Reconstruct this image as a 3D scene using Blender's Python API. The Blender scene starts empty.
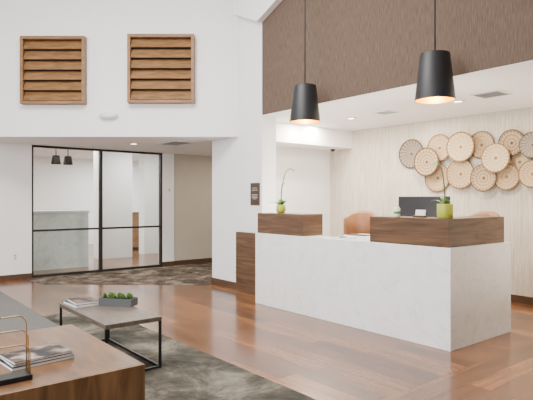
import bpy, bmesh, math, random
from mathutils import Vector, Matrix
random.seed(7)
SC = bpy.context.scene
COL = SC.collection
PI = math.pi
F = 521.0; H = 1.35
TH = math.radians(39); S_, C_ = math.sin(TH), math.cos(TH)
# room frame: x runs along the reception desk, y runs behind it; the camera looks along (-C_, S_)
def c2r(x, y): return (S_*x - C_*y, C_*x + S_*y)
def ray(px, py):
    a = (px-266.5)/F; b = -(py-200)/F
    return (S_*a - C_, C_*a + S_, b)
def hitv(px, py, v):
    d = ray(px, py); t = v/d[1]; return (d[0]*t, v, H+d[2]*t)
def hitu(px, py, u):
    d = ray(px, py); t = u/d[0]; return (u, d[1]*t, H+d[2]*t)
def hitz(px, py, z):
    d = ray(px, py); t = (z-H)/d[2]; return (d[0]*t, d[1]*t, z)

# ------------------------------------------------------------------ materials
def new_mat(name):
    m = bpy.data.materials.new(name); m.use_nodes = True
    nt = m.node_tree; b = nt.nodes['Principled BSDF']
    return m, nt, b
def setc(b, col): b.inputs['Base Color'].default_value = (*col, 1)
def plain(name, col, rough=.5, metal=0, var=.06, scale=6, bump=0, bscale=60, coat=0, spec=None):
    m, nt, b = new_mat(name)
    N = nt.nodes; L = nt.links
    tc = N.new('ShaderNodeTexCoord'); no = N.new('ShaderNodeTexNoise'); no.inputs['Scale'].default_value = scale
    no.inputs['Detail'].default_value = 4
    L.new(tc.outputs['Object'], no.inputs['Vector'])
    cr = N.new('ShaderNodeValToRGB')
    cr.color_ramp.elements[0].color = (*[max(0, c*(1-var)) for c in col], 1)
    cr.color_ramp.elements[1].color = (*[min(1, c*(1+var)) for c in col], 1)
    cr.color_ramp.elements[0].position = .3; cr.color_ramp.elements[1].position = .7
    L.new(no.outputs['Fac'], cr.inputs['Fac']); L.new(cr.outputs['Color'], b.inputs['Base Color'])
    b.inputs['Roughness'].default_value = rough; b.inputs['Metallic'].default_value = metal
    b.inputs['Coat Weight'].default_value = coat
    if spec is not None: b.inputs['Specular IOR Level'].default_value = spec
    if bump:
        n2 = N.new('ShaderNodeTexNoise'); n2.inputs['Scale'].default_value = bscale
        L.new(tc.outputs['Object'], n2.inputs['Vector'])
        bp = N.new('ShaderNodeBump'); bp.inputs['Strength'].default_value = bump; bp.inputs['Distance'].default_value = .01
        L.new(n2.outputs['Fac'], bp.inputs['Height']); L.new(bp.outputs['Normal'], b.inputs['Normal'])
    return m
def wood(name, dark, light, scale=(1, 18, 18), rough=.4, coat=0, mid=None):
    m, nt, b = new_mat(name); N = nt.nodes; L = nt.links
    tc = N.new('ShaderNodeTexCoord'); mp = N.new('ShaderNodeMapping'); mp.inputs['Scale'].default_value = scale
    L.new(tc.outputs['Object'], mp.inputs['Vector'])
    no = N.new('ShaderNodeTexNoise'); no.inputs['Scale'].default_value = 2.2; no.inputs['Detail'].default_value = 7
    no.inputs['Distortion'].default_value = .8
    L.new(mp.outputs['Vector'], no.inputs['Vector'])
    cr = N.new('ShaderNodeValToRGB'); e = cr.color_ramp.elements
    e[0].color = (*dark, 1); e[0].position = .32; e[1].color = (*light, 1); e[1].position = .68
    L.new(no.outputs['Fac'], cr.inputs['Fac']); L.new(cr.outputs['Color'], b.inputs['Base Color'])
    b.inputs['Roughness'].default_value = rough; b.inputs['Coat Weight'].default_value = coat
    return m
def emis(name, col, st):
    m, nt, b = new_mat(name); setc(b, col)
    b.inputs['Emission Color'].default_value = (*col, 1); b.inputs['Emission Strength'].default_value = st
    return m
def floor_mat():
    m, nt, b = new_mat('oak_plank_floor'); N = nt.nodes; L = nt.links
    tc = N.new('ShaderNodeTexCoord')
    def planks(rot):
        mp = N.new('ShaderNodeMapping'); mp.inputs['Rotation'].default_value = (0, 0, rot)
        L.new(tc.outputs['Object'], mp.inputs['Vector'])
        br = N.new('ShaderNodeTexBrick'); br.inputs['Scale'].default_value = 1
        br.inputs['Brick Width'].default_value = 1.5; br.inputs['Row Height'].default_value = .17
        br.inputs['Mortar Size'].default_value = .002; br.inputs['Mortar Smooth'].default_value = .2
        br.inputs['Color1'].default_value = (.265, .106, .036, 1); br.inputs['Color2'].default_value = (.090, .035, .013, 1)
        br.inputs['Mortar'].default_value = (.036, .013, .006, 1); br.offset = .37
        L.new(mp.outputs['Vector'], br.inputs['Vector'])
        st = N.new('ShaderNodeMapping'); st.inputs['Scale'].default_value = (1.0, 14, 1)
        L.new(mp.outputs['Vector'], st.inputs['Vector'])
        no = N.new('ShaderNodeTexNoise'); no.inputs['Scale'].default_value = 1.6; no.inputs['Detail'].default_value = 7
        no.inputs['Distortion'].default_value = .5
        L.new(st.outputs['Vector'], no.inputs['Vector'])
        cr = N.new('ShaderNodeValToRGB'); cr.color_ramp.elements[0].color = (.60, .59, .58, 1); cr.color_ramp.elements[1].color = (1.38, 1.34, 1.3, 1)
        cr.color_ramp.elements[0].position = .3; cr.color_ramp.elements[1].position = .7
        L.new(no.outputs['Fac'], cr.inputs['Fac'])
        mx = N.new('ShaderNodeMixRGB'); mx.blend_type = 'MULTIPLY'; mx.inputs['Fac'].default_value = 1
        L.new(br.outputs['Color'], mx.inputs['Color1']); L.new(cr.outputs['Color'], mx.inputs['Color2'])
        return mx.outputs['Color']
    a = planks(0); c = planks(PI/2)
    sp = N.new('ShaderNodeSeparateXYZ'); L.new(tc.outputs['Object'], sp.inputs[0])
    gt = N.new('ShaderNodeMath'); gt.operation = 'GREATER_THAN'; gt.inputs[1].default_value = -2.25
    L.new(sp.outputs['X'], gt.inputs[0])
    mx = N.new('ShaderNodeMixRGB'); L.new(gt.outputs[0], mx.inputs['Fac']); L.new(a, mx.inputs['Color1']); L.new(c, mx.inputs['Color2'])
    L.new(mx.outputs['Color'], b.inputs['Base Color'])
    b.inputs['Roughness'].default_value = .25; b.inputs['Specular IOR Level'].default_value = .5
    b.inputs['Coat Weight'].default_value = .3; b.inputs['Coat Roughness'].default_value = .10
    return m
def carpet_mat(name, c0, c1, c2, scale):
    m, nt, b = new_mat(name); N = nt.nodes; L = nt.links
    tc = N.new('ShaderNodeTexCoord')
    no = N.new('ShaderNodeTexNoise'); no.inputs['Scale'].default_value = scale; no.inputs['Detail'].default_value = 12; no.inputs['Roughness'].default_value = .72
    no.inputs['Distortion'].default_value = .5
    L.new(tc.outputs['Object'], no.inputs['Vector'])
    cr = N.new('ShaderNodeValToRGB'); e = cr.color_ramp.elements
    e[0].color = (*c0, 1); e[0].position = .39; e[1].color = (*c2, 1); e[1].position = .63
    k = e.new(.50); k.color = (*c1, 1)
    L.new(no.outputs['Fac'], cr.inputs['Fac']); L.new(cr.outputs['Color'], b.inputs['Base Color'])
    b.inputs['Roughness'].default_value = .95; b.inputs['Specular IOR Level'].default_value = .1
    n2 = N.new('ShaderNodeTexNoise'); n2.inputs['Scale'].default_value = 160
    L.new(tc.outputs['Object'], n2.inputs['Vector'])
    bp = N.new('ShaderNodeBump'); bp.inputs['Strength'].default_value = .5; bp.inputs['Distance'].default_value = .01
    L.new(n2.outputs['Fac'], bp.inputs['Height']); L.new(bp.outputs['Normal'], b.inputs['Normal'])
    return m
def marble_mat(name='white_marble', base=(.835, .835, .825), vein=(.735, .735, .73)):
    m, nt, b = new_mat(name); N = nt.nodes; L = nt.links
    tc = N.new('ShaderNodeTexCoord')
    n1 = N.new('ShaderNodeTexNoise'); n1.inputs['Scale'].default_value = 2.2; n1.inputs['Detail'].default_value = 8; n1.inputs['Distortion'].default_value = 1.6
    n1.inputs['Roughness'].default_value = .55
    L.new(tc.outputs['Object'], n1.inputs['Vector'])
    cr = N.new('ShaderNodeValToRGB'); e = cr.color_ramp.elements
    e[0].color = (*base, 1); e[0].position = .484; e[1].color = (*base, 1); e[1].position = .526
    k = e.new(.505); k.color = (*vein, 1)
    L.new(n1.outputs['Fac'], cr.inputs['Fac'])
    n2 = N.new('ShaderNodeTexNoise'); n2.inputs['Scale'].default_value = 7; n2.inputs['Detail'].default_value = 6
    L.new(tc.outputs['Object'], n2.inputs['Vector'])
    c2 = N.new('ShaderNodeValToRGB'); c2.color_ramp.elements[0].color = (.945, .945, .945, 1); c2.color_ramp.elements[1].color = (1, 1, 1, 1)
    c2.color_ramp.elements[0].position = .35; c2.color_ramp.elements[1].position = .62
    L.new(n2.outputs['Fac'], c2.inputs['Fac'])
    mx = N.new('ShaderNodeMixRGB'); mx.blend_type = 'MULTIPLY'; mx.inputs['Fac'].default_value = 1
    L.new(cr.outputs['Color'], mx.inputs['Color1']); L.new(c2.outputs['Color'], mx.inputs['Color2'])
    L.new(mx.outputs['Color'], b.inputs['Base Color']); b.inputs['Roughness'].default_value = .3
    return m
def weave_mat(name, dark, light, sx, sz, rough=.85, bump=.3):
    # vertical thread pattern
    m, nt, b = new_mat(name); N = nt.nodes; L = nt.links
    tc = N.new('ShaderNodeTexCoord'); mp = N.new('ShaderNodeMapping'); mp.inputs['Scale'].default_value = (sx, sx, sz)
    L.new(tc.outputs['Object'], mp.inputs['Vector'])
    no = N.new('ShaderNodeTexNoise'); no.inputs['Scale'].default_value = 1; no.inputs['Detail'].default_value = 5; no.inputs['Roughness'].default_value = .7
    L.new(mp.outputs['Vector'], no.inputs['Vector'])
    cr = N.new('ShaderNodeValToRGB'); e = cr.color_ramp.elements
    e[0].color = (*dark, 1); e[0].position = .35; e[1].color = (*light, 1); e[1].position = .65
    L.new(no.outputs['Fac'], cr.inputs['Fac'])
    L.new(cr.outputs['Color'], b.inputs['Base Color']); b.inputs['Roughness'].default_value = rough; b.inputs['Specular IOR Level'].default_value = .2
    bp = N.new('ShaderNodeBump'); bp.inputs['Strength'].default_value = bump; bp.inputs['Distance'].default_value = .006
    L.new(no.outputs['Fac'], bp.inputs['Height']); L.new(bp.outputs['Normal'], b.inputs['Normal'])
    return m
def basket_mat(name, base, alt, dark, rings, spokes, bands, wr, wb, twist):
    m, nt, b = new_mat(name); N = nt.nodes; L = nt.links
    def mth(op, a, c=None):
        n = N.new('ShaderNodeMath'); n.operation = op
        for i, v in enumerate((a, c)):
            if v is None: continue
            if isinstance(v, (int, float)): n.inputs[i].default_value = v
            else: L.new(v, n.inputs[i])
        return n.outputs[0]
    tc = N.new('ShaderNodeTexCoord'); sp = N.new('ShaderNodeSeparateXYZ'); L.new(tc.outputs['Object'], sp.inputs[0])
    x, z = sp.outputs['X'], sp.outputs['Z']
    r = mth('SQRT', mth('ADD', mth('MULTIPLY', x, x), mth('MULTIPLY', z, z)))
    an = mth('ARCTAN2', x, z)
    ring = mth('GREATER_THAN', mth('SINE', mth('MULTIPLY', r, rings)), .1)
    # radial weave twisted round the centre, a few darker bands, a dark centre
    fl = mth('GREATER_THAN', mth('SINE', mth('ADD', mth('MULTIPLY', an, spokes), mth('MULTIPLY', r, twist))), .1)
    outer = mth('GREATER_THAN', r, .045)
    inner = mth('LESS_THAN', r, .036)
    band = mth('GREATER_THAN', mth('SINE', mth('MULTIPLY', r, bands)), .45)
    m1 = N.new('ShaderNodeMixRGB'); m1.inputs['Color1'].default_value = (*base, 1); m1.inputs['Color2'].default_value = (*alt, 1); L.new(ring, m1.inputs['Fac'])
    m2 = N.new('ShaderNodeMixRGB'); L.new(m1.outputs['Color'], m2.inputs['Color1']); m2.inputs['Color2'].default_value = (*dark, 1)
    s1 = mth('ADD', mth('MULTIPLY', mth('MULTIPLY', fl, outer), wr), mth('MULTIPLY', band, wb))
    L.new(mth('ADD', s1, mth('MULTIPLY', inner, .35)), m2.inputs['Fac'])
    L.new(m2.outputs['Color'], b.inputs['Base Color']); b.inputs['Roughness'].default_value = .8
    return m
def glass_mat():
    m, nt, b = new_mat('clear_tint_glass'); N = nt.nodes; L = nt.links
    N.remove(b); out = N['Material Output']
    t = N.new('ShaderNodeBsdfTransparent'); t.inputs['Color'].default_value = (.95, .97, .965, 1)
    g = N.new('ShaderNodeBsdfGlossy'); g.inputs['Roughness'].default_value = .02
    mx = N.new('ShaderNodeMixShader'); fr = N.new('ShaderNodeFresnel'); fr.inputs['IOR'].default_value = 1.35
    L.new(fr.outputs[0], mx.inputs[0]); L.new(t.outputs[0], mx.inputs[1]); L.new(g.outputs[0], mx.inputs[2])
    L.new(mx.outputs[0], out.inputs['Surface'])
    return m
def print_mat(name, a, c, scale, third=None):
    m, nt, b = new_mat(name); N = nt.nodes; L = nt.links
    tc = N.new('ShaderNodeTexCoord'); no = N.new('ShaderNodeTexNoise'); no.inputs['Scale'].default_value = scale; no.inputs['Detail'].default_value = 3
    L.new(tc.outputs['Object'], no.inputs['Vector'])
    cr = N.new('ShaderNodeValToRGB'); cr.color_ramp.elements[0].color = (*a, 1); cr.color_ramp.elements[1].color = (*c, 1)
    cr.color_ramp.elements[0].position = .45; cr.color_ramp.elements[1].position = .60
    if third:
        k = cr.color_ramp.elements.new(.52); k.color = (*third, 1)
    L.new(no.outputs['Fac'], cr.inputs['Fac']); L.new(cr.outputs['Color'], b.inputs['Base Color'])
    b.inputs['Roughness'].default_value = .55; b.inputs['Specular IOR Level'].default_value = .2
    return m

M = dict(
    wall=plain('white_painted_wall', (.835, .835, .835), .75, var=.01, bump=.04, bscale=250),
    ceil=plain('white_ceiling_paint', (.87, .86, .845), .8, var=.01),
    beige=plain('beige_painted_wall', (.50, .44, .365), .75, var=.02),
    floor=floor_mat(),
    rug=carpet_mat('mottled_rug', (.032, .031, .027), (.078, .071, .058), (.200, .182, .148), 2.0),
    entry=carpet_mat('mottled_entry_carpet', (.046, .036, .029), (.115, .090, .070), (.30, .245, .19), 2.8),
    bulk=weave_mat('brown_grasscloth', (.080, .054, .039), (.155, .108, .080), 130, 8, bump=.2),
    linen=weave_mat('grey_cream_linen_wallcovering', (.44, .39, .32), (.64, .585, .51), 62, 3),
    base=wood('dark_wood_trim', (.05, .024, .012), (.10, .048, .024), rough=.45),
    marble=marble_mat(),
    farmarble=marble_mat('pale_green_marble', (.72, .78, .745), (.58, .65, .61)),
    riser=wood('walnut_veneer', (.054, .027, .013), (.138, .070, .033), (.9, 1.2, 12), rough=.38),
    bench=wood('brown_walnut', (.078, .034, .013), (.165, .076, .029), (1.5, 6, 14), rough=.34),
    benchend=wood('brown_walnut_end_grain', (.085, .041, .017), (.21, .106, .044), (7, 7, 1.2), rough=.38),
    slat=wood('honey_oak_stain', (.145, .069, .024), (.285, .147, .056), (2, 14, 14), rough=.5),
    gap=plain('louver_painted_shade', (.035, .019, .009), .9),  # dark colour standing in for the shade between the louver slats
    black=plain('black_metal', (.012, .012, .013), .45, metal=.3),
    frame=plain('dark_bronze_frame', (.022, .018, .016), .45, metal=.3),
    shade=plain('matte_black_shade', (.010, .010, .012), .5),
    farshade=plain('flat_black_shade', (.004, .004, .005), .95, spec=.05),
    gold=plain('gold_lining', (.95, .58, .06), .4, metal=.7),
    brass=plain('antique_brass', (.50, .34, .16), .32, metal=1),
    bulb=emis('warm_bulb', (1, .68, .20), 22),
    lamp=emis('downlight_lens', (1, .9, .75), 12),
    glass=glass_mat(),
    ttop=wood('grey_brown_table_top', (.070, .053, .040), (.120, .094, .072), (3, 12, 12), rough=.42),
    grey=plain('charcoal_upholstery', (.085, .080, .076), .9, var=.12, scale=40, bump=.3, bscale=300),
    leather=plain('tan_leather', (.215, .088, .033), .42, var=.15, scale=8, bump=.1, bscale=90),
    plastic=plain('white_plastic', (.82, .82, .80), .4),
    dplate=plain('bronze_brown_plate', (.070, .043, .030), .4, metal=.3),
    pale=plain('pale_lettering', (.40, .35, .30), .5),
    screen=plain('black_monitor_plastic', (.010, .010, .012), .45),
    planter=plain('slate_planter', (.055, .058, .060), .6),
    succ=plain('succulent_green', (.10, .20, .045), .5, var=.5, scale=25),
    leaf=plain('leaf_green', (.09, .23, .03), .4, var=.25, scale=12),
    stem=plain('stem_olive', (.07, .09, .025), .5),
    flower=plain('pale_green_petal', (.50, .58, .30), .5),
    lime=plain('yellow_green_glaze', (.40, .43, .040), .45),
    paper=plain('white_paper', (.72, .72, .70), .6),
    soil=plain('dark_soil', (.02, .015, .01), .95),
    mag1=print_mat('colour_photo_cover', (.018, .020, .026), (.26, .25, .24), 7, (.10, .055, .035)),
    mag2=print_mat('dark_blue_grey_cover', (.02, .028, .038), (.10, .12, .14), 6),
    mag3=print_mat('black_cover', (.010, .010, .012), (.06, .06, .065), 5),
    mag4=print_mat('dark_photo_cover', (.018, .018, .020), (.14, .09, .07), 10),
    steel=plain('satin_steel', (.5, .5, .5), .3, metal=1),
)

# ------------------------------------------------------------------ mesh helpers
class MB:
    def __init__(s, mtx=None): s.bm = bmesh.new(); s.m = mtx or Matrix()
    def _v(s, p): return s.bm.verts.new(s.m @ Vector(p))
    def _f(s, vs, smooth=False):
        try:
            f = s.bm.faces.new(vs); f.smooth = smooth; return f
        except ValueError: return None
    def box(s, x0, x1, y0, y1, z0, z1, bev=0, m=None):
        m = m or Matrix()
        vs = [s._v(m @ Vector(p)) for p in ((x0,y0,z0),(x1,y0,z0),(x1,y1,z0),(x0,y1,z0),(x0,y0,z1),(x1,y0,z1),(x1,y1,z1),(x0,y1,z1))]
        fs = [s._f([vs[i] for i in q]) for q in ((3,2,1,0),(4,5,6,7),(0,1,5,4),(1,2,6,5),(2,3,7,6),(3,0,4,7))]
        if bev:
            es = list({e for f in fs for e in f.edges})
            bmesh.ops.bevel(s.bm, geom=es, offset=bev, segments=2, profile=.6, affect='EDGES')
        return s
    def prism(s, poly, z0, z1, axis='z'):
        def P(a, b, c): return {'z': (a, b, c), 'y': (a, c, b), 'x': (c, a, b)}[axis]
        lo = [s._v(P(a, b, z0)) for a, b in poly]; hi = [s._v(P(a, b, z1)) for a, b in poly]
        n = len(poly); s._f(lo[::-1]); s._f(hi)
        for i in range(n): s._f([lo[i], lo[(i+1) % n], hi[(i+1) % n], hi[i]])
        return s
    def lathe(s, prof, c=(0,0,0), n=32, axis='z', caps=True, smooth=True, sx=1, sz=1):
        rows = []
        for r, h in prof:
            row = []
            for i in range(n):
                a = 2*PI*i/n
                q = (sx*r*math.cos(a), r*math.sin(a), h) if axis == 'z' else (sx*r*math.cos(a), h, sz*r*math.sin(a))
                row.append(s._v((c[0]+q[0], c[1]+q[1], c[2]+q[2])))
            rows.append(row)
        for a, b in zip(rows, rows[1:]):
            for i in range(n): s._f([a[i], a[(i+1) % n], b[(i+1) % n], b[i]], smooth)
        if caps: s._f(rows[0][::-1]); s._f(rows[-1])
        return s
    def tube(s, pts, r, n=8, closed=False):
        pts = [Vector(p) for p in pts]; rows = []; up = None
        rr = r if isinstance(r, (list, tuple)) else [r]*len(pts)
        for i, p in enumerate(pts):
            if closed: d = pts[(i+1) % len(pts)]-pts[i-1]
            else: d = pts[min(i+1, len(pts)-1)]-pts[max(i-1, 0)]
            d.normalize()
            if up is None: up = Vector((0,0,1)) if abs(d.z) < .9 else Vector((1,0,0))
            a = d.cross(up).normalized(); b = a.cross(d).normalized(); up = b
            rows.append([s._v(p+rr[i]*(math.cos(2*PI*k/n)*a+math.sin(2*PI*k/n)*b)) for k in range(n)])
        pr = list(zip(rows, rows[1:]))
        if closed: pr.append((rows[-1], rows[0]))
        for a, b in pr:
            for k in range(n): s._f([a[k], a[(k+1) % n], b[(k+1) % n], b[k]], True)
        if not closed: s._f(rows[0][::-1]); s._f(rows[-1])
        return s
    def blob(s, c, rx, ry, rz, n=14, k=9):
        pr = [(math.sin(PI*i/k), -math.cos(PI*i/k)) for i in range(1, k)]
        rows = [[s._v((c[0]+rx*a*math.cos(2*PI*j/n), c[1]+ry*a*math.sin(2*PI*j/n), c[2]+rz*h)) for j in range(n)] for a, h in pr]
        for a, b in zip(rows, rows[1:]):
            for i in range(n): s._f([a[i], a[(i+1) % n], b[(i+1) % n], b[i]], True)
        lo = s._v((c[0], c[1], c[2]-rz)); hi = s._v((c[0], c[1], c[2]+rz))
        for i in range(n):
            s._f([lo, rows[0][(i+1) % n], rows[0][i]], True); s._f([hi, rows[-1][i], rows[-1][(i+1) % n]], True)
        return s
    def leaf(s, pts, w, side, fold=.15):
        pts = [Vector(p) for p in pts]; side = Vector(side).normalized(); n = len(pts); rows = []
        for i, p in enumerate(pts):
            t = i/(n-1); ww = w*math.sin(PI*(.08+.92*t)**.8)**.8 if t < 1 else .0004
            ww = max(ww, .0006)
            rows.append([s._v(p-side*ww+Vector((0,0,fold*ww))), s._v(p), s._v(p+side*ww+Vector((0,0,fold*ww)))])
        for a, b in zip(rows, rows[1:]):
            for k in range(2): s._f([a[k], a[k+1], b[k+1], b[k]], True)
        return s
    def build(s, name, mat, parent=None, kind=None, label=None, recalc=True):
        if recalc: bmesh.ops.recalc_face_normals(s.bm, faces=s.bm.faces)
        me = bpy.data.meshes.new(name); s.bm.to_mesh(me); s.bm.free()
        me.materials.append(M[mat] if isinstance(mat, str) else mat)
        o = bpy.data.objects.new(name, me); COL.objects.link(o)
        if parent: o.parent = parent
        if kind: o['kind'] = kind
        if label: o['label'] = label
        return o
def tag(o, label, cat, group=None):
    o['label'] = label; o['category'] = cat
    if group: o['group'] = group
    return o
def thing(name, label, cat, loc=(0,0,0), rz=0, group=None):
    o = bpy.data.objects.new(name, None); COL.objects.link(o); o.empty_display_size = .1
    o.location = loc; o.rotation_euler = (0, 0, rz)
    return tag(o, label, cat, group)
def copy_tree(o, parent=None):
    c = o.copy(); COL.objects.link(c)
    if parent: c.parent = parent
    for ch in list(o.children): copy_tree(ch, c)
    return c
def struct(mb, name, mat, parent=None): return mb.build(name, mat, parent, kind='structure')
def arc(c, r, a0, a1, n, plane='xz'):
    out = []
    for i in range(n+1):
        a = a0+(a1-a0)*i/n; p, q = r*math.cos(a), r*math.sin(a)
        out.append((c[0]+p, c[1], c[2]+q) if plane == 'xz' else ((c[0]+p, c[1]+q, c[2]) if plane == 'xy' else (c[0], c[1]+p, c[2]+q)))
    return out

# ------------------------------------------------------------------ the setting
ZS = 2.55      # reception soffit
ZH = 2.30      # entrance header
ZC = 5.0       # lobby ceiling
VB = 4.60      # bulkhead / pillar plane
VW = 6.88      # reception back wall
UG = -9.555    # glass wall plane
UL = -6.65     # reception left wall
struct(MB().box(-16, 3, -3, 9.5, -.1, 0), 'floor', 'floor')
struct(MB().box(-9.9, 2.6, -3, VB+.2, ZC, ZC+.1), 'ceiling', 'ceil')
struct(MB().box(2.6, 2.7, -3, 7.03, 0, ZC+.1), 'wall_right_unseen', 'bulk')  # out of view, added and kept dark to cut light on the desk side
# louvered upper wall, diagonal to the room (faces the camera)
ROT = math.radians(51)
LD = 7.82
RM = Matrix.Rotation(ROT, 4, 'Z')
struct(MB(RM).box(-5.44, -.412, LD, LD+.12, ZH, ZC), 'wall_upper_left', 'wall')
# lower left wall beside the glass
struct(MB().box(-9.75, -9.50, -3, 2.50, 0, ZC), 'wall_left', 'wall')
# pillar between entrance and reception
VT = VB+.257
struct(MB().prism([(-7.07, VB), (-5.78, VB), (-5.78, VT), (UL, VT), (UL, VW), (-7.07, VW)], 0, ZS), 'wall_pillar', 'wall')
struct(MB().box(-6.332, -5.78, VB, VT, ZS, ZC), 'wall_pillar_upper', 'wall')
# brown bulkhead over the desk, white underneath
struct(MB().box(-5.78, 2.6, VB, VT, ZS+.006, ZC), 'wall_bulkhead', 'bulk')
# sloped beam at the top of the pillar
struct(MB().prism([(-6.332, 4.12), (-5.78, 3.86), (-5.30, 4.06), (-4.6, 4.36), (-3.1, ZC), (-6.332, ZC)], VB-.10, VB-.002, 'y'), 'trim_1', 'ceil')
# reception alcove
struct(MB().box(-7.07, 2.6, VW, VW+.15, 0, ZS+.1), 'wall_back', 'linen')
struct(MB().prism([(VB+.003, ZS), (VW, ZS), (VW, ZS+.1), (VT+.001, ZS+.1), (VT+.001, ZS+.005), (VB+.003, ZS+.005)], -5.779, 2.6, 'x'), 'ceiling_reception', 'ceil')
struct(MB().box(UL, -5.78, VT, VW, ZS, ZS+.1), 'ceiling_niche', 'ceil')
struct(MB().box(UL, UL+.53, VT, VW, 2.25, ZS), 'trim_2', 'ceil')
# entrance soffit
pA = c2r(-5.44, LD+.03); pB = c2r(-.44, LD+.03)
struct(MB().prism([pA, pB, (-6.40, VB+.01), (-7.07, VB+.01), (-7.07, 7.3), (UG-.15, 7.3), (UG-.15, pA[1])], ZH+.001, ZH+.1), 'ceiling_entrance', 'ceil')
# wall right of the glass
struct(MB().box(UG-.15, UG+.03, 5.0, 5.27, 0, ZH), 'wall_entrance', 'wall')
struct(MB().box(UG-.15, UG, 5.27, 7.3, 0, ZH), 'wall_corridor', 'beige')
struct(MB().box(UG-.15, -7.07, 7.3, 7.4, 0, ZH), 'wall_corridor_end', 'beige')
# baseboards
struct(MB().box(-9.50, -9.482, -3, 2.5, 0, .095), 'baseboard_left', 'base')
struct(MB().box(-7.07, -6.30, VB-.018, VB, 0, .105), 'baseboard_pillar', 'base')
struct(MB().box(UL, 2.6, VW-.018, VW, 0, .10), 'baseboard_back', 'base')
struct(MB().box(UG+.03, UG+.045, 5.0, 5.27, 0, .095).box(UG, UG+.018, 5.27, 7.3, 0, .095), 'baseboard_corridor', 'base')

# glass partition
w = bpy.data.objects.new('window_1', None); COL.objects.link(w); w['kind'] = 'structure'; w.location = (UG, 2.5, 0)
L_ = 2.5; fw = .035
fr = MB()
fr.box(-.05, .03, 0, L_, 0, .045).box(-.05, .03, 0, L_, ZH-.035, ZH)
for y0 in (0, 1.21, L_-fw): fr.box(-.05, .03, y0, y0+(fw if y0 != 1.21 else .05), .045, ZH-.035)
fr.box(-.04, .025, fw, 1.21, .80, .835).box(-.04, .025, 1.26, L_-fw, .80, .835)
struct(fr, 'window_frame', 'frame', w)
for y0, y1 in ((fw, 1.21), (1.26, L_-fw)):
    for z0, z1 in ((.045, .80), (.835, ZH-.035)):
        struct(MB().box(-.012, -.004, y0, y1, z0, z1), 'pane', 'glass', w)

# the room seen through the glass
struct(MB().box(-16, -15.8, 0, 9.5, 0, 2.7), 'wall_far', 'wall')
struct(MB().box(-16, -9.75, 9.3, 9.5, 0, 2.7), 'wall_far_right', 'wall')
struct(MB().box(-16, UG-.15, 0, 9.5, 2.6, 2.7), 'ceiling_far', 'ceil')
struct(MB().box(-11.95, -11.6, 4.50, 5.30, 0, 2.6), 'wall_far_column', 'wall')
struct(MB().box(-12.3, -12.0, 5.80, 8.5, 0, 2.6), 'wall_far_partition', 'wall')
struct(MB().box(-16, -9.76, 0, .15, 0, 2.7), 'wall_far_left', 'wall')
struct(MB().box(-9.75, UG-.15, 2.50, 7.3, 2.31, 2.6), 'wall_glass_header', 'wall')

# carpets
rg = MB().box(-6.3, -1.2, -1.2, 2.46, .0, .012, bev=.003).build('area_rug', 'rug')
tag(rg, 'dark mottled grey brown area rug under the coffee table', 'rug')
ec = MB().prism([(-9.48, 2.35), (-8.75, 2.50), (-7.0, 4.50), (-7.08, 4.58), (-7.08, 6.9), (-9.49, 6.9), (-9.49, 5.3), (-9.49, 2.55)], 0, .008).build('entry_carpet', 'entry')
tag(ec, 'brown mottled carpet in front of the black framed glass partition', 'carpet')

# ------------------------------------------------------------------ louvered shutters on the upper wall
def make_shutter(label, x0, x1, z0, z1):
    cx, cy = c2r((x0+x1)/2, LD)
    t = thing('louvered_shutter', label, 'shutter', (cx, cy, z0), ROT, 'wooden louvers on the upper wall')
    W = (x1-x0)/2; Hh = z1-z0; b = .045
    MB().box(-W+b, W-b, -.006, -.002, b, Hh-b).build('backing', 'gap', t)  # dark sheet paints the deep shade behind the slats
    MB().box(-W, -W+b, -.11, -.001, 0, Hh, .004).box(W-b, W, -.11, -.001, 0, Hh, .004).box(-W+b, W-b, -.11, -.001, 0, b, .004).box(-W+b, W-b, -.11, -.001, Hh-b, Hh, .004).build('frame', 'slat', t)
    n = 6; st = (Hh-2*b)/n
    for i in range(n):
        m = Matrix.Translation((0, -.056, b+st*(i+.5))) @ Matrix.Rotation(math.radians(-28), 4, 'X')
        MB().box(-W+b+.002, W-b-.002, -.008, .008, -st*.51, st*.51, .003, m).build('slat', 'slat', t)
    return t
k = LD/F
make_shutter('left wooden louvered shutter high on the white wall', (23-266.5)*k, (87-266.5)*k, H+95*k, H+162*k)
make_shutter('right wooden louvered shutter high on the white wall', (129-266.5)*k, (195-266.5)*k, H+96*k, H+164*k)
# emergency light
ex, ey = c2r((109-266.5)*k, LD)
t = thing('emergency_light', 'small white oval emergency light on the wall below the louvers', 'light', (ex, ey, H+84*k), ROT)
MB().lathe([(.055, -.001), (.055, -.045), (.050, -.055)], (0, 0, 0), 32, 'y', sx=2.6).build('housing', 'plastic', t)
MB().lathe([(.048, -.0555), (.042, -.072), (.025, -.084), (.004, -.088)], (0, 0, 0), 32, 'y', sx=2.6).build('lens_cover', 'paper', t)
# outlet & switch
p = hitu(15, 257, -9.50)
t = thing('wall_outlet', 'white wall outlet low on the left wall', 'outlet', p)
MB().box(.001, .008, -.036, .036, -.058, .058, .002).build('cover_plate', 'plastic', t)
for dz in (-.024, .024): MB().box(.008, .011, -.017, .017, dz-.015, dz+.015).build('socket', 'pale', t)
p = hitu(169, 190, UG+.03)
t = thing('light_switch', 'white switch plate on the wall right of the glass partition', 'switch', p)
MB().box(.001, .008, -.036, .036, -.058, .058, .002).build('cover_plate', 'plastic', t)
MB().box(.008, .014, -.012, .012, -.025, .025).build('toggle', 'pale', t)
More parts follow.
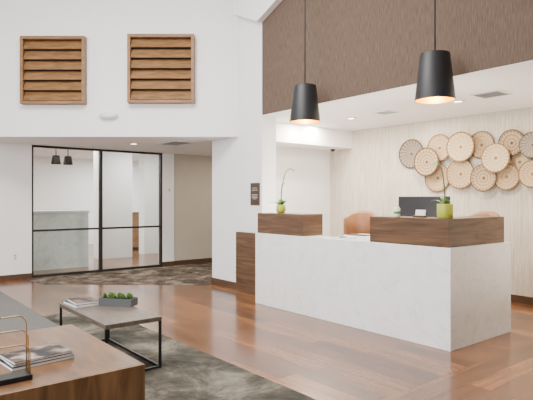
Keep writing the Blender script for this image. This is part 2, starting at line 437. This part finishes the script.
# plaque
p = hitv(255.5, 194, VB)
t = thing('wall_plaque', 'bronze brown plaque on the white pillar beside the reception', 'sign', p)
MB().box(-.105, .105, -.014, -.001, -.16, .16, .003).build('plate', 'dplate', t)
tx = MB()
for i, (hw, z) in enumerate(((.055, .085), (.07, .055), (.07, -.01), (.06, -.03), (.068, -.05), (.04, -.07))): tx.box(-hw, hw, -.016, -.0142, z-.005, z+.005)
tx.build('lettering', 'pale', t)

# ------------------------------------------------------------------ ceiling fittings
def downlight(px, py, z, label, power, group):
    p = hitz(px, py, z)
    t = thing('recessed_downlight', label, 'ceiling light', p, 0, group)
    MB().lathe([(.052, -.001), (.078, -.001), (.076, -.012), (.056, -.012)], (0,0,0), 28, caps=False).build('trim_ring', 'plastic', t)
    MB().lathe([(.052, -.002), (.052, -.006)], (0,0,0), 28).build('lens', 'lamp', t)
    ld = bpy.data.lights.new('downlight_lamp', 'AREA'); ld.shape = 'DISK'; ld.size = .1; ld.energy = power; ld.color = (1, .88, .71)
    lo = bpy.data.objects.new('downlight_lamp', ld); COL.objects.link(lo); lo.location = (p[0], p[1], z-.016)
    return p
downlight(351, 118, ZS, 'recessed downlight in the reception soffit by the left pendant', 40, 'reception soffit downlights')
downlight(458, 101, ZS, 'recessed downlight in the reception soffit above the baskets', 40, 'reception soffit downlights')
downlight(134, 143.5, ZH, 'recessed downlight in the entrance soffit', 24, 'entrance downlights')
def vent(px, py, z, wx, wy, label):
    p = hitz(px, py, z)
    t = thing('ceiling_vent', label, 'vent', p)
    MB().box(-wx, wx, -wy, -wy+.02, -.012, -.001).box(-wx, wx, wy-.02, wy, -.012, -.001).box(-wx, -wx+.02, -wy+.02, wy-.02, -.012, -.001).box(wx-.02, wx, -wy+.02, wy-.02, -.012, -.001).build('frame', 'plastic', t)
    MB().box(-wx+.02, wx-.02, -wy+.02, wy-.02, -.003, -.001).build('backing', 'planter', t)
    n = 6
    for i in range(n):
        y = -wy+.02+(2*wy-.04)*(i+.5)/n
        MB().box(-wx+.02, wx-.02, -.012, .012, -.0015, .0015, 0, Matrix.Translation((0, y, -.008)) @ Matrix.Rotation(math.radians(25), 4, 'X')).build('slat', 'plastic', t)
vent(491, 94, ZS, .17, .17, 'square white air vent in the reception soffit right of the pendants')
vent(386, 112, ZS, .13, .13, 'smaller white air vent in the reception soffit between the pendants')
vent(176, 143, ZH, .32, .2, 'white return air grille in the entrance soffit')
t = thing('security_camera', 'tiny dark dome camera under the reception beam', 'camera', (UL+.40, VW-.35, 2.25))
MB().lathe([(.05, -.001), (.05, -.025)], n=20).build('mount', 'plastic', t)
MB().lathe([(.04, -.025), (.038, -.045), (.022, -.062), (.004, -.068)], n=20).build('dome', 'screen', t)

# ------------------------------------------------------------------ reception desk
D0, D1, DV = -5.40, -2.57, 4.185
t = thing('reception_desk', 'white marble reception desk with walnut raised counters', 'reception desk', (D0, DV, 0))
off = Matrix.Translation((-D0, -DV, 0))
MB(off).box(D0, D1, DV, DV+.24, 0, .92, .004).build('front_panel', 'marble', t)
MB(off).box(D1-.24, D1, DV+.2402, 5.30, 0, .92, .004).build('side_panel', 'marble', t)
MB(off).box(D0, D1-.242, DV+.2402, 5.20, .72, .76, .003).build('worktop', 'plastic', t)
MB(off).box(D0, D0+.05, DV+.2402, 5.20, 0, .718).build('end_panel', 'riser', t)
MB(off).box(D0+.02, -4.52, DV+.02, DV+.36, .9202, 1.18, .003).build('raised_counter', 'riser', t)
MB(off).prism([(-3.50, DV+.02), (D1-.03, DV+.02), (D1-.03, 5.22), (D1-.36, 5.22), (D1-.36, DV+.36), (-3.50, DV+.36)], .9202, 1.18).build('raised_counter', 'riser', t)
MB(off).box(-6.28, D0-.002, 4.50, 4.578, 0, .88, .003).build('return_panel', 'riser', t)

# chairs
def make_chair(label, loc, rz):
    t = thing('desk_chair', label, 'chair', loc, rz, 'leather chairs behind the desk')
    MB().box(-.22, .22, -.22, .22, .42, .52, .035).build('seat', 'leather', t)
    rows = []; b = MB(); n = 18
    for i in range(n+1):
        a = math.radians(-72+144*i/n); hh = 1.19-.10*abs(i/n*2-1)**2.5
        ro, ri = .27, .22
        sx, cx = math.sin(a), math.cos(a)
        q = []
        for r, z in ((ri, .50), (ro, .48), (ro+.01, hh-.03), ((ro+ri)/2, hh), (ri+.005, hh-.03)):
            q.append(b._v((r*sx, r*cx-.04, z)))
        rows.append(q)
    for a_, c_ in zip(rows, rows[1:]):
        for j in range(5): b._f([a_[j], a_[(j+1) % 5], c_[(j+1) % 5], c_[j]], True)
    b._f(rows[0]); b._f(rows[-1][::-1])
    b.build('backrest', 'leather', t)
    for s in (-1, 1):
        MB().box(s*.25-.03, s*.25+.03, -.22, .02, .66, .70, .012).box(s*.25-.015, s*.25+.015, -.17, -.13, .44, .66).build('armrest', 'leather', t)
    MB().lathe([(.035, .09), (.03, .30), (.045, .30), (.045, .42)], n=16).build('pedestal', 'steel', t)
    for i in range(5):
        a = 2*PI*i/5+.3
        lg = MB().tube([(0, 0, .10), (.28*math.cos(a), .28*math.sin(a), .07)], [.028, .018]).build('leg', 'steel', t)
        MB().blob((.28*math.cos(a), .28*math.sin(a), .028), .026, .026, .028).build('caster', 'black', lg)
    return t
x, y = c2r(1.345, 7.55)
ch = make_chair('tan leather desk chair seen in the gap between the raised counters', (x, y, 0), math.radians(20))
x, y = c2r(2.48, 6.12)
c2 = copy_tree(ch); c2.location = (x, y, .0); c2.rotation_euler = (0, 0, math.radians(-10)); c2.scale = (1, 1, 1.02)
c2['label'] = 'tan leather desk chair mostly hidden behind the right raised counter'

# monitor
t = thing('computer_monitor', 'black computer monitor seen from behind above the right counter', 'monitor', (-3.40, 5.0, .76), math.radians(8))
MB().box(-.30, .30, -.02, .02, .28, .63, .008).build('screen_housing', 'screen', t)
MB().box(-.03, .03, -.06, -.021, .012, .45, .004).build('stand', 'screen', t)
MB().box(-.12, .12, -.12, .08, 0, .012, .003).build('foot', 'screen', t)
# papers in the gap
x, y, z = hitv(343, 238, 4.31)
t = thing('paper_stack', 'small stack of white paper on the marble counter between the raised counters', 'papers', (x, 4.31, .9205))
MB().box(-.12, .12, -.09, .09, 0, .012).build('sheets', 'paper', t)
MB().box(-.02, .02, -.05, .05, .0122, .02, .002).build('stapler', 'dplate', t)
t = thing('desk_printer', 'low white desk printer on the worktop behind the gap in the counters', 'printer', (-4.12, 4.86, .76), 0)
MB().box(-.2, .2, -.17, .17, 0, .17, .015).build('body', 'plastic', t)
MB().box(-.15, .15, -.16, -.05, .1702, .18).build('paper_slot', 'screen', t)

# bottle, card holder
u, v, z = hitv(397, 216, 4.36)
t = thing('sanitizer_bottle', 'small white pump bottle on the right raised counter', 'bottle', (u, v, 1.18))
MB().lathe([(.028, .0), (.032, .006), (.032, .085), (.018, .105), (.014, .11)], n=20).build('body', 'plastic', t)
MB().lathe([(.033, .03), (.033, .055)], n=20, caps=False).build('bottle_label', 'leaf', t)
MB().lathe([(.015, .1102), (.015, .125), (.005, .126), (.005, .15)], n=14).box(-.035, .008, -.007, .007, .15, .16, .002).build('pump', 'plastic', t)
u, v, z = hitv(420, 216, 4.36)
t = thing('card_holder', 'small wooden card holder with white cards before the monitor', 'card holder', (u, v, 1.18))
MB().box(-.065, .065, -.03, .03, 0, .02, .003).build('base', 'bench', t)
MB().box(-.055, .055, -.004, .004, .0202, .075, 0, Matrix.Rotation(math.radians(-12), 4, 'X')).build('card', 'paper', t)

# plants on the desk
def orchid(label, loc, prof, stems, leaves, pot_h):
    t = thing('potted_orchid', label, 'plant', loc)
    h = pot_h
    MB().lathe(prof, n=28).build('pot', 'lime', t)
    MB().lathe([(.036, h*.86), (.036, h*.9)], n=18).build('soil', 'soil', t)
    for (dx, dy, up, ln, wd) in leaves:
        d = Vector((dx, dy, 0)).normalized()
        pts = []
        for i in range(10):
            q = i/9
            pts.append(Vector((0, 0, h*.88)) + d*ln*q + Vector((0, 0, up*math.sin(q*2.3))))
        MB().leaf(pts, wd, d.cross(Vector((0, 0, 1)))).build('leaf', 'leaf', t)
    for (dx, dy, hh, nf) in stems:
        pts = []
        for i in range(16):
            q = i/15
            pts.append((dx*q**1.9, dy*q**1.9, h*.88+hh*math.sin(q*1.85)/math.sin(1.55)))
        st = MB().tube(pts, [.0075-.0030*i/15 for i in range(16)], 6).build('stem', 'stem', t)
        for j in range(nf):
            q = Vector(pts[15-j*2])
            fl = MB()
            for kx in range(4):
                a = 2*PI*kx/4+.5*j
                fl.blob((q.x+.010*math.cos(a), q.y-.004, q.z+.010*math.sin(a)), .011, .004, .011, 8, 6)
            fl.build('flower', 'flower', st)
    return t
u, v, z = hitv(281, 214, 4.37)
orchid('orchid in a yellow green pot on the left raised counter with tall arching stem', (u, v, 1.18),
       [(.038, 0), (.056, .02), (.064, .055), (.052, .10), (.046, .11), (.040, .11), (.044, .095)],
       [(.17, .06, .47, 4), (.08, -.02, .30, 2)],
       [(-1, -.2, .04, .22, .034), (-.8, .6, .08, .17, .032), (1, -.1, .06, .17, .030), (-.3, -1, .05, .13, .026), (.6, .8, .09, .14, .028)], .11)
u, v, z = hitv(445, 216, 4.38)
orchid('orchid in a straight sided yellow green vase on the right raised counter before the baskets', (u, v, 1.18),
       [(.066, 0), (.072, .006), (.073, .06), (.073, .126), (.069, .134), (.060, .134), (.058, .11)],
       [(-.14, .02, .42, 2)],
       [(-1, -.1, .05, .15, .026), (-.7, .6, .08, .13, .024), (.8, -.4, .05, .11, .022)], .134)

# ------------------------------------------------------------------ woven baskets
BM = {
    'grey': basket_mat('grey_woven', (.23, .185, .14), (.33, .275, .215), (.075, .056, .041), 300, 20, 150, .55, .12, 25),
    'tan': basket_mat('tan_woven', (.43, .29, .155), (.53, .39, .23), (.17, .098, .046), 300, 24, 120, .42, .22, 40),
    'straw': basket_mat('straw_woven', (.52, .385, .23), (.60, .47, .30), (.24, .148, .072), 320, 22, 100, .48, .14, 0),
    'dark': basket_mat('dark_ring_woven', (.38, .255, .145), (.49, .36, .215), (.095, .056, .030), 260, 20, 135, .38, .40, -30),
}
RIM = {'grey': plain('grey_rim', (.085, .063, .047), .8), 'tan': plain('tan_rim', (.17, .096, .045), .8), 'straw': plain('straw_rim', (.21, .124, .058), .8), 'dark': plain('dark_rim', (.095, .056, .030), .8)}
baskets = [
    (412, 154, 24, 'grey', 0, 'dark grey woven round basket, leftmost of the wall cluster'),
    (427, 162, 24, 'dark', 2, 'round basket with dark rings, second from the left of the cluster'),
    (440, 148, 23, 'tan', 1, 'tan round basket above the orchid at the cluster top left'),
    (438, 178, 24, 'tan', 0, 'tan round basket behind the orchid, lowest at the cluster left'),
    (461, 147, 26, 'straw', 2, 'large straw coloured round basket in the top row, left of the paired baskets'),
    (461, 174, 26, 'tan', 1, 'large tan round basket in the bottom row just right of the orchid'),
    (482, 145, 24, 'tan', 0, 'tan round basket in the top row touching the large straw basket'),
    (496, 158, 26, 'straw', 3, 'largest straw coloured round basket overlapping its neighbours mid cluster'),
    (484, 178, 24, 'dark', 2, 'dark ringed round basket in the bottom row under the largest straw one'),
    (507, 177, 24, 'tan', 1, 'tan round basket in the bottom row between dark ringed and straw ones'),
    (512, 143, 24, 'dark', 1, 'dark ringed round basket at the top row right'),
    (520, 162, 23, 'straw', 0, 'straw round basket tucked among others at the cluster right'),
    (533, 145, 24, 'grey', 2, 'grey round basket cut by the right edge in the top row'),
    (533, 174, 25, 'tan', 3, 'tan round basket cut by the right edge in the bottom row'),
]
LAY = .040
for px, py, d, kind, lay, lab in baskets:
    u, v, z = hitv(px, py, VW-LAY*lay)
    depth = -C_*u + S_*v
    R = 1.12*d/2*depth/F/(S_+C_*(px-266.5)/F)**.5
    t = thing('woven_basket', lab, 'basket', (u, v-.0005, z), 0, 'woven baskets on the reception wall')
    n = 9; prof = [(.002, -.006)]
    for i in range(n):
        r0 = R*.92*(i+.15)/n; r1 = R*.92*(i+.55)/n; r2 = R*.92*(i+.98)/n
        q = (i+.5)/n; dd = .004+.020*max(0, (q-.35)/.65)**1.6
        prof += [(max(r0, .003), -dd-.003), (r1, -dd-.007), (r2, -dd-.004)]
    prof += [(R*.94, -.018), (R*.55, -.002), (.002, -.001)]
    MB().lathe(prof, (0,0,0), 40, 'y', caps=False).build('woven_face', BM[kind], t)
    MB().tube([(R*.97*math.cos(2*PI*i/36), -.024, R*.97*math.sin(2*PI*i/36)) for i in range(36)], R*.040, 8, True).build('rim', RIM[kind], t)
    MB().lathe([(.002, -.016), (R*.07, -.016), (R*.09, -.012), (R*.09, -.006)], (0,0,0), 20, 'y', caps=False).build('centre_coil', RIM[kind], t)
    MB().lathe([(.006, -.001), (.006, .0005+LAY*lay)], (0, 0, 0), 8, 'y').build('hook', 'steel', t)

# ------------------------------------------------------------------ pendants
def pendant(label, px, py):
    u, v, z = hitv(px, py, 4.237)
    t = thing('pendant_lamp', label, 'pendant lamp', (u, v, z), 0, 'black pendant lamps over the desk')
    MB().lathe([(.182, 0), (.133, .425), (.130, .430), (.01, .431), (.01, .425), (.127, .424), (.177, 0)], n=48, caps=False).build('shade', 'shade', t)
    MB().lathe([(.1755, .001), (.126, .420), (.122, .423), (.01, .424)], n=48, caps=False).build('shade_lining', 'gold', t, recalc=False)
    MB().tube([(0, 0, .428), (0, 0, ZC-z-.03)], .006, 8).build('cord', 'black', t)
    MB().lathe([(.06, ZC-z-.001), (.06, ZC-z-.02), (.01, ZC-z-.035)], n=20).build('ceiling_canopy', 'black', t)
    MB().blob((0, 0, .13), .05, .05, .06).lathe([(.02, .18), (.02, .42)], n=14).build('bulb', 'bulb', t)
    ld = bpy.data.lights.new('pendant_light', 'POINT'); ld.energy = 13; ld.color = (1, .72, .24); ld.shadow_soft_size = .04
    lo = bpy.data.objects.new('pendant_light', ld); COL.objects.link(lo); lo.location = (u, v, z+.05)
pendant('black tapered pendant lamp over the left of the desk', 305, 122)
pendant('black tapered pendant lamp over the right raised counter', 435, 100.5)

# ------------------------------------------------------------------ coffee table
T0, T1, T2, T3, TZ = -4.83, -3.76, 1.505, 1.97, .42
t = thing('coffee_table', 'low coffee table with grey brown top on a thin black frame', 'coffee table', ((T0+T1)/2, (T2+T3)/2, .012))
w2, d2 = (T1-T0)/2, (T3-T2)/2; z1 = TZ-.012
MB().box(-w2, w2, -d2, d2, z1-.035, z1, .003).build('tabletop', 'ttop', t)
g = .009
for sx in (-1, 1):
    for sy in (-1, 1):
        x = sx*(w2-g-.002); y = sy*(d2-g-.002)
        MB().box(x-g, x+g, y-g, y+g, .018, z1-.0352).build('leg', 'black', t)
for sx in (-1, 1):
    x = sx*(w2-g-.002); MB().box(x-g, x+g, -d2+.002, d2-.002, 0, .0178).build('bottom_rail', 'black', t)
for sy in (-1, 1):
    y = sy*(d2-g-.002); MB().box(-w2+2*g+.003, w2-2*g-.003, y-g, y+g, 0, .0178).build('bottom_rail', 'black', t)
# planter
u, v, z = hitz(116, 306, TZ)
t = thing('succulent_planter', 'slate grey rectangular planter of green succulents on the coffee table', 'planter', (u-.02, v+.03, TZ), math.radians(38))
pw = .155
pm = MB(); pm.box(-pw, pw, -.065, .065, 0, .008)
pm.box(-pw, pw, -.065, -.055, .0082, .068).box(-pw, pw, .055, .065, .0082, .068).box(-pw, -pw+.01, -.055, .055, .0082, .068).box(pw-.01, pw, -.055, .055, .0082, .068)
pm.build('trough', 'planter', t)
MB().box(-pw+.01, pw-.01, -.055, .055, .0082, .056).build('soil', 'soil', t)
for i in range(9):
    cx = -.12+.03*i; cy = (-.022, .022, 0)[i % 3]; sc = random.uniform(.95, 1.25)
    rb = MB()
    for ring, (n, r, tilt) in enumerate(((9, .038, .25), (8, .032, .60), (6, .024, .95), (4, .018, 1.25))):
        for j in range(n):
            a = 2*PI*j/n+ring*.4; d = Vector((math.cos(a), math.sin(a), 0))
            pts = [Vector((cx, cy, .060)) + d*(r*sc*q*math.cos(tilt)) + Vector((0, 0, .010*ring*q+r*sc*q*math.sin(tilt)*1.1)) for q in (0, .25, .5, .75, 1)]
            rb.leaf(pts, .013*sc, d.cross(Vector((0, 0, 1))), .5)
    rb.build('succulent', 'succ', t)
# magazines
def magazine(label, loc, rz, w, d, h, cov, group, name='magazine'):
    t = thing(name, label, name, loc, rz, group)
    MB().box(-w/2+.003, w/2-.003, -d/2+.003, d/2-.003, .0015, h-.0017).build('pages', 'paper', t)
    MB().box(-w/2, w/2, -d/2, d/2, 0, .0014).box(-w/2, w/2, -d/2, d/2, h-.0015, h).box(-w/2, -w/2+.002, -d/2, d/2, .0014, h-.0015).build('cover', cov, t)
    return t
u, v, z = hitz(82, 304, TZ)
magazine('dark blue grey covered book at the bottom of the coffee table pile', (u, v, TZ), .05, .30, .23, .022, 'mag2', 'books on the coffee table', 'book')
magazine('dark brown covered book on top of the coffee table pile', (u+.01, v+.005, TZ+.0222), -.05, .27, .20, .018, 'mag4', 'books on the coffee table', 'book')

# ------------------------------------------------------------------ bench
BZ = .395; BU = -2.80; BV = 1.358; SZ = .345
t = thing('lobby_bench', 'long bench with brown walnut table end and lower charcoal seat', 'bench', (BU, BV, .012))
bo = Matrix.Translation((-BU, -BV, -.012))
MB(bo).box(-4.06, BU-.016, -.2, BV, .10, BZ, .004).build('table_block', 'bench', t)
MB(bo).box(BU-.0158, BU, -.2, BV, .10, BZ, .002).build('end_panel', 'benchend', t)
MB(bo).box(-7.0, -4.062, -.2, BV-.01, .16, SZ, .025).build('seat_cushion', 'grey', t)
MB(bo).box(-6.98, -4.062, -.18, BV-.03, .10, .158).build('seat_base', 'base', t)
MB(bo).box(-6.9, BU-.1, -.1, BV-.1, .013, .098).build('plinth', 'black', t)
u, v, z = hitz(36, 360, BZ)
G = 'magazines on the bench'
magazine('black magazine at the bottom of the pile on the walnut bench end', (u, v, BZ), .10, .25, .36, .018, 'mag3', G)
magazine('dark blue grey magazine in the middle of the pile on the walnut bench end', (u, v+.005, BZ+.0182), .06, .24, .345, .015, 'mag2', G)
magazine('photo covered magazine on top of the pile on the walnut bench end', (u+.005, v, BZ+.0334), .12, .23, .335, .013, 'mag1', G)
# wire rack
u, v, z = hitz(10, 381, BZ)
t = thing('wire_rack', 'slim brass wire magazine rack on a black block base on the bench end', 'magazine rack', (u, v, BZ), 0)
MB().box(-.052, .052, -.16, .10, 0, .028, .004).build('base', 'black', t)
def loop(y0, y1, h, r, x):
    p = [(x, y0, .026)] + arc((x, y0+r, h-r), r, PI, PI/2, 8, 'yz') + arc((x, y1-r, h-r), r, PI/2, 0, 8, 'yz') + [(x, y1, .026)]
    return p
for x_, h_ in ((.035, .19), (.0, .26), (-.035, .33)):
    MB().tube(loop(-.15, .09, h_, .05, x_), .0034).build('wire_loop', 'brass', t)
MB().tube([(-.035, -.04, .33), (-.035, -.06, .38), (-.035, -.11, .42), (-.035, -.15, .43)], .0036).build('handle', 'black', t)

# ------------------------------------------------------------------ furniture behind the glass
t = thing('far_counter', 'pale green marble counter in the room behind the glass partition', 'counter', (-10.5, 3.1, 0))
MB().box(-.5, 0, -1.3, .75, 0, 1.10).build('body', 'farmarble', t)
MB().box(-.55, .03, -1.33, .78, 1.1002, 1.14, .004).build('counter_top', 'plastic', t)
x, y = c2r(-3.62, 14.2)
t = thing('wooden_cabinet', 'small wooden cabinet seen through the right glass pane', 'cabinet', (x, y, 0), ROT)
MB().box(-.25, .25, -.2, .2, .08, .98).build('body', 'slat', t)
MB().box(-.27, .27, -.22, .22, .9802, 1.02).build('cabinet_top', 'riser', t)
MB().box(-.22, .22, -.18, .18, 0, .0798).build('plinth', 'black', t)
def fp(px, dep, lab):
    x, y = c2r((px-266.5)/F*dep, dep)
    t = thing('small_pendant', lab, 'pendant lamp', (x, y, 2.15), 0, 'small pendants behind the glass')
    MB().lathe([(.105, 0), (.075, .19), (.02, .20), (.02, .195), (.071, .185), (.10, 0)], n=24, caps=False).build('shade', 'farshade', t)
    MB().tube([(0, 0, .19), (0, 0, .449)], .010, 6).build('cord', 'farshade', t)
fp(56, 11.6, 'left small black pendant seen through the glass partition')
fp(68, 11.8, 'right small black pendant seen through the glass partition')

# ------------------------------------------------------------------ light
W = bpy.data.worlds.new('World'); SC.world = W; W.use_nodes = True
W.node_tree.nodes['Background'].inputs[0].default_value = (.97, .98, 1, 1)
W.node_tree.nodes['Background'].inputs[1].default_value = 1.15
def area(name, loc, tgt, sx, sy, e, col):
    ld = bpy.data.lights.new(name, 'AREA'); ld.shape = 'RECTANGLE'; ld.size = sx; ld.size_y = sy; ld.energy = e; ld.color = col
    o = bpy.data.objects.new(name, ld); COL.objects.link(o); o.location = loc
    o.rotation_euler = (Vector(tgt)-Vector(loc)).to_track_quat('-Z', 'Y').to_euler()
    return o
area('ceiling_fill', (-4.3, 1.3, 4.9), (-4.3, 1.3, 0), 2.4, 2.4, 400, (1, .985, .96))  # added fill lamp overhead, out of view, without a fixture
area('window_daylight', (-2.4, -2.6, 2.6), (-6, 4.2, 2.0), 3.0, 2.6, 400, (1, .995, .985))
area('far_room_light', (-12.5, 3.0, 2.55), (-12.5, 3.0, 0), 1.5, 3, 200, (1, .99, .96))
area('far_room_light', (-14.0, 6.5, 2.55), (-14, 6.5, 0), 1.5, 2, 170, (1, .98, .95))
area('far_room_light', (-10.7, 5.6, 2.55), (-10.7, 5.6, 0), .8, 1.5, 70, (1, .98, .95))
# unseen lamps added behind the raised counters and past the desk to brighten the soffit
area('counter_fill', (-3.15, 4.85, .80), (-3.15, 4.85, 3), .4, .3, 28, (1, .90, .77))
area('counter_fill', (-5.0, 4.85, .80), (-5.0, 4.85, 3), .5, .3, 32, (1, .95, .88))
area('floor_fill', (-.9, 5.7, .25), (-.9, 5.7, 3), 1.0, .6, 60, (1, .90, .77))
for u in (-6.0, -4.4, -2.2, -.8):
    ld = bpy.data.lights.new('soffit_spot', 'AREA'); ld.shape = 'DISK'; ld.size = .1; ld.energy = 28; ld.color = (1, .88, .71)
    o = bpy.data.objects.new('soffit_spot', ld); COL.objects.link(o); o.location = (u, 6.25 if u > -5 else 5.9, ZS-.004)
ld = bpy.data.lights.new('niche_fill', 'AREA'); ld.shape = 'DISK'; ld.size = .1; ld.energy = 36; ld.color = (1, .95, .88)  # added lamp that brightens the niche, without a fixture
o = bpy.data.objects.new('niche_fill', ld); COL.objects.link(o); o.location = (-5.85, 5.5, ZS-.004)
ld = bpy.data.lights.new('corridor_lamp', 'AREA'); ld.shape = 'DISK'; ld.size = .1; ld.energy = 18; ld.color = (1, .87, .70)
o = bpy.data.objects.new('corridor_lamp', ld); COL.objects.link(o); o.location = (-8.3, 6.4, ZH-.004)

# ------------------------------------------------------------------ camera
cd = bpy.data.cameras.new('Camera'); cd.sensor_width = 36; cd.lens = 36*F/533; cd.clip_end = 100
cam = bpy.data.objects.new('Camera', cd); COL.objects.link(cam)
cam.location = (0, 0, H); cam.rotation_euler = (PI/2, 0, ROT)
SC.camera = cam
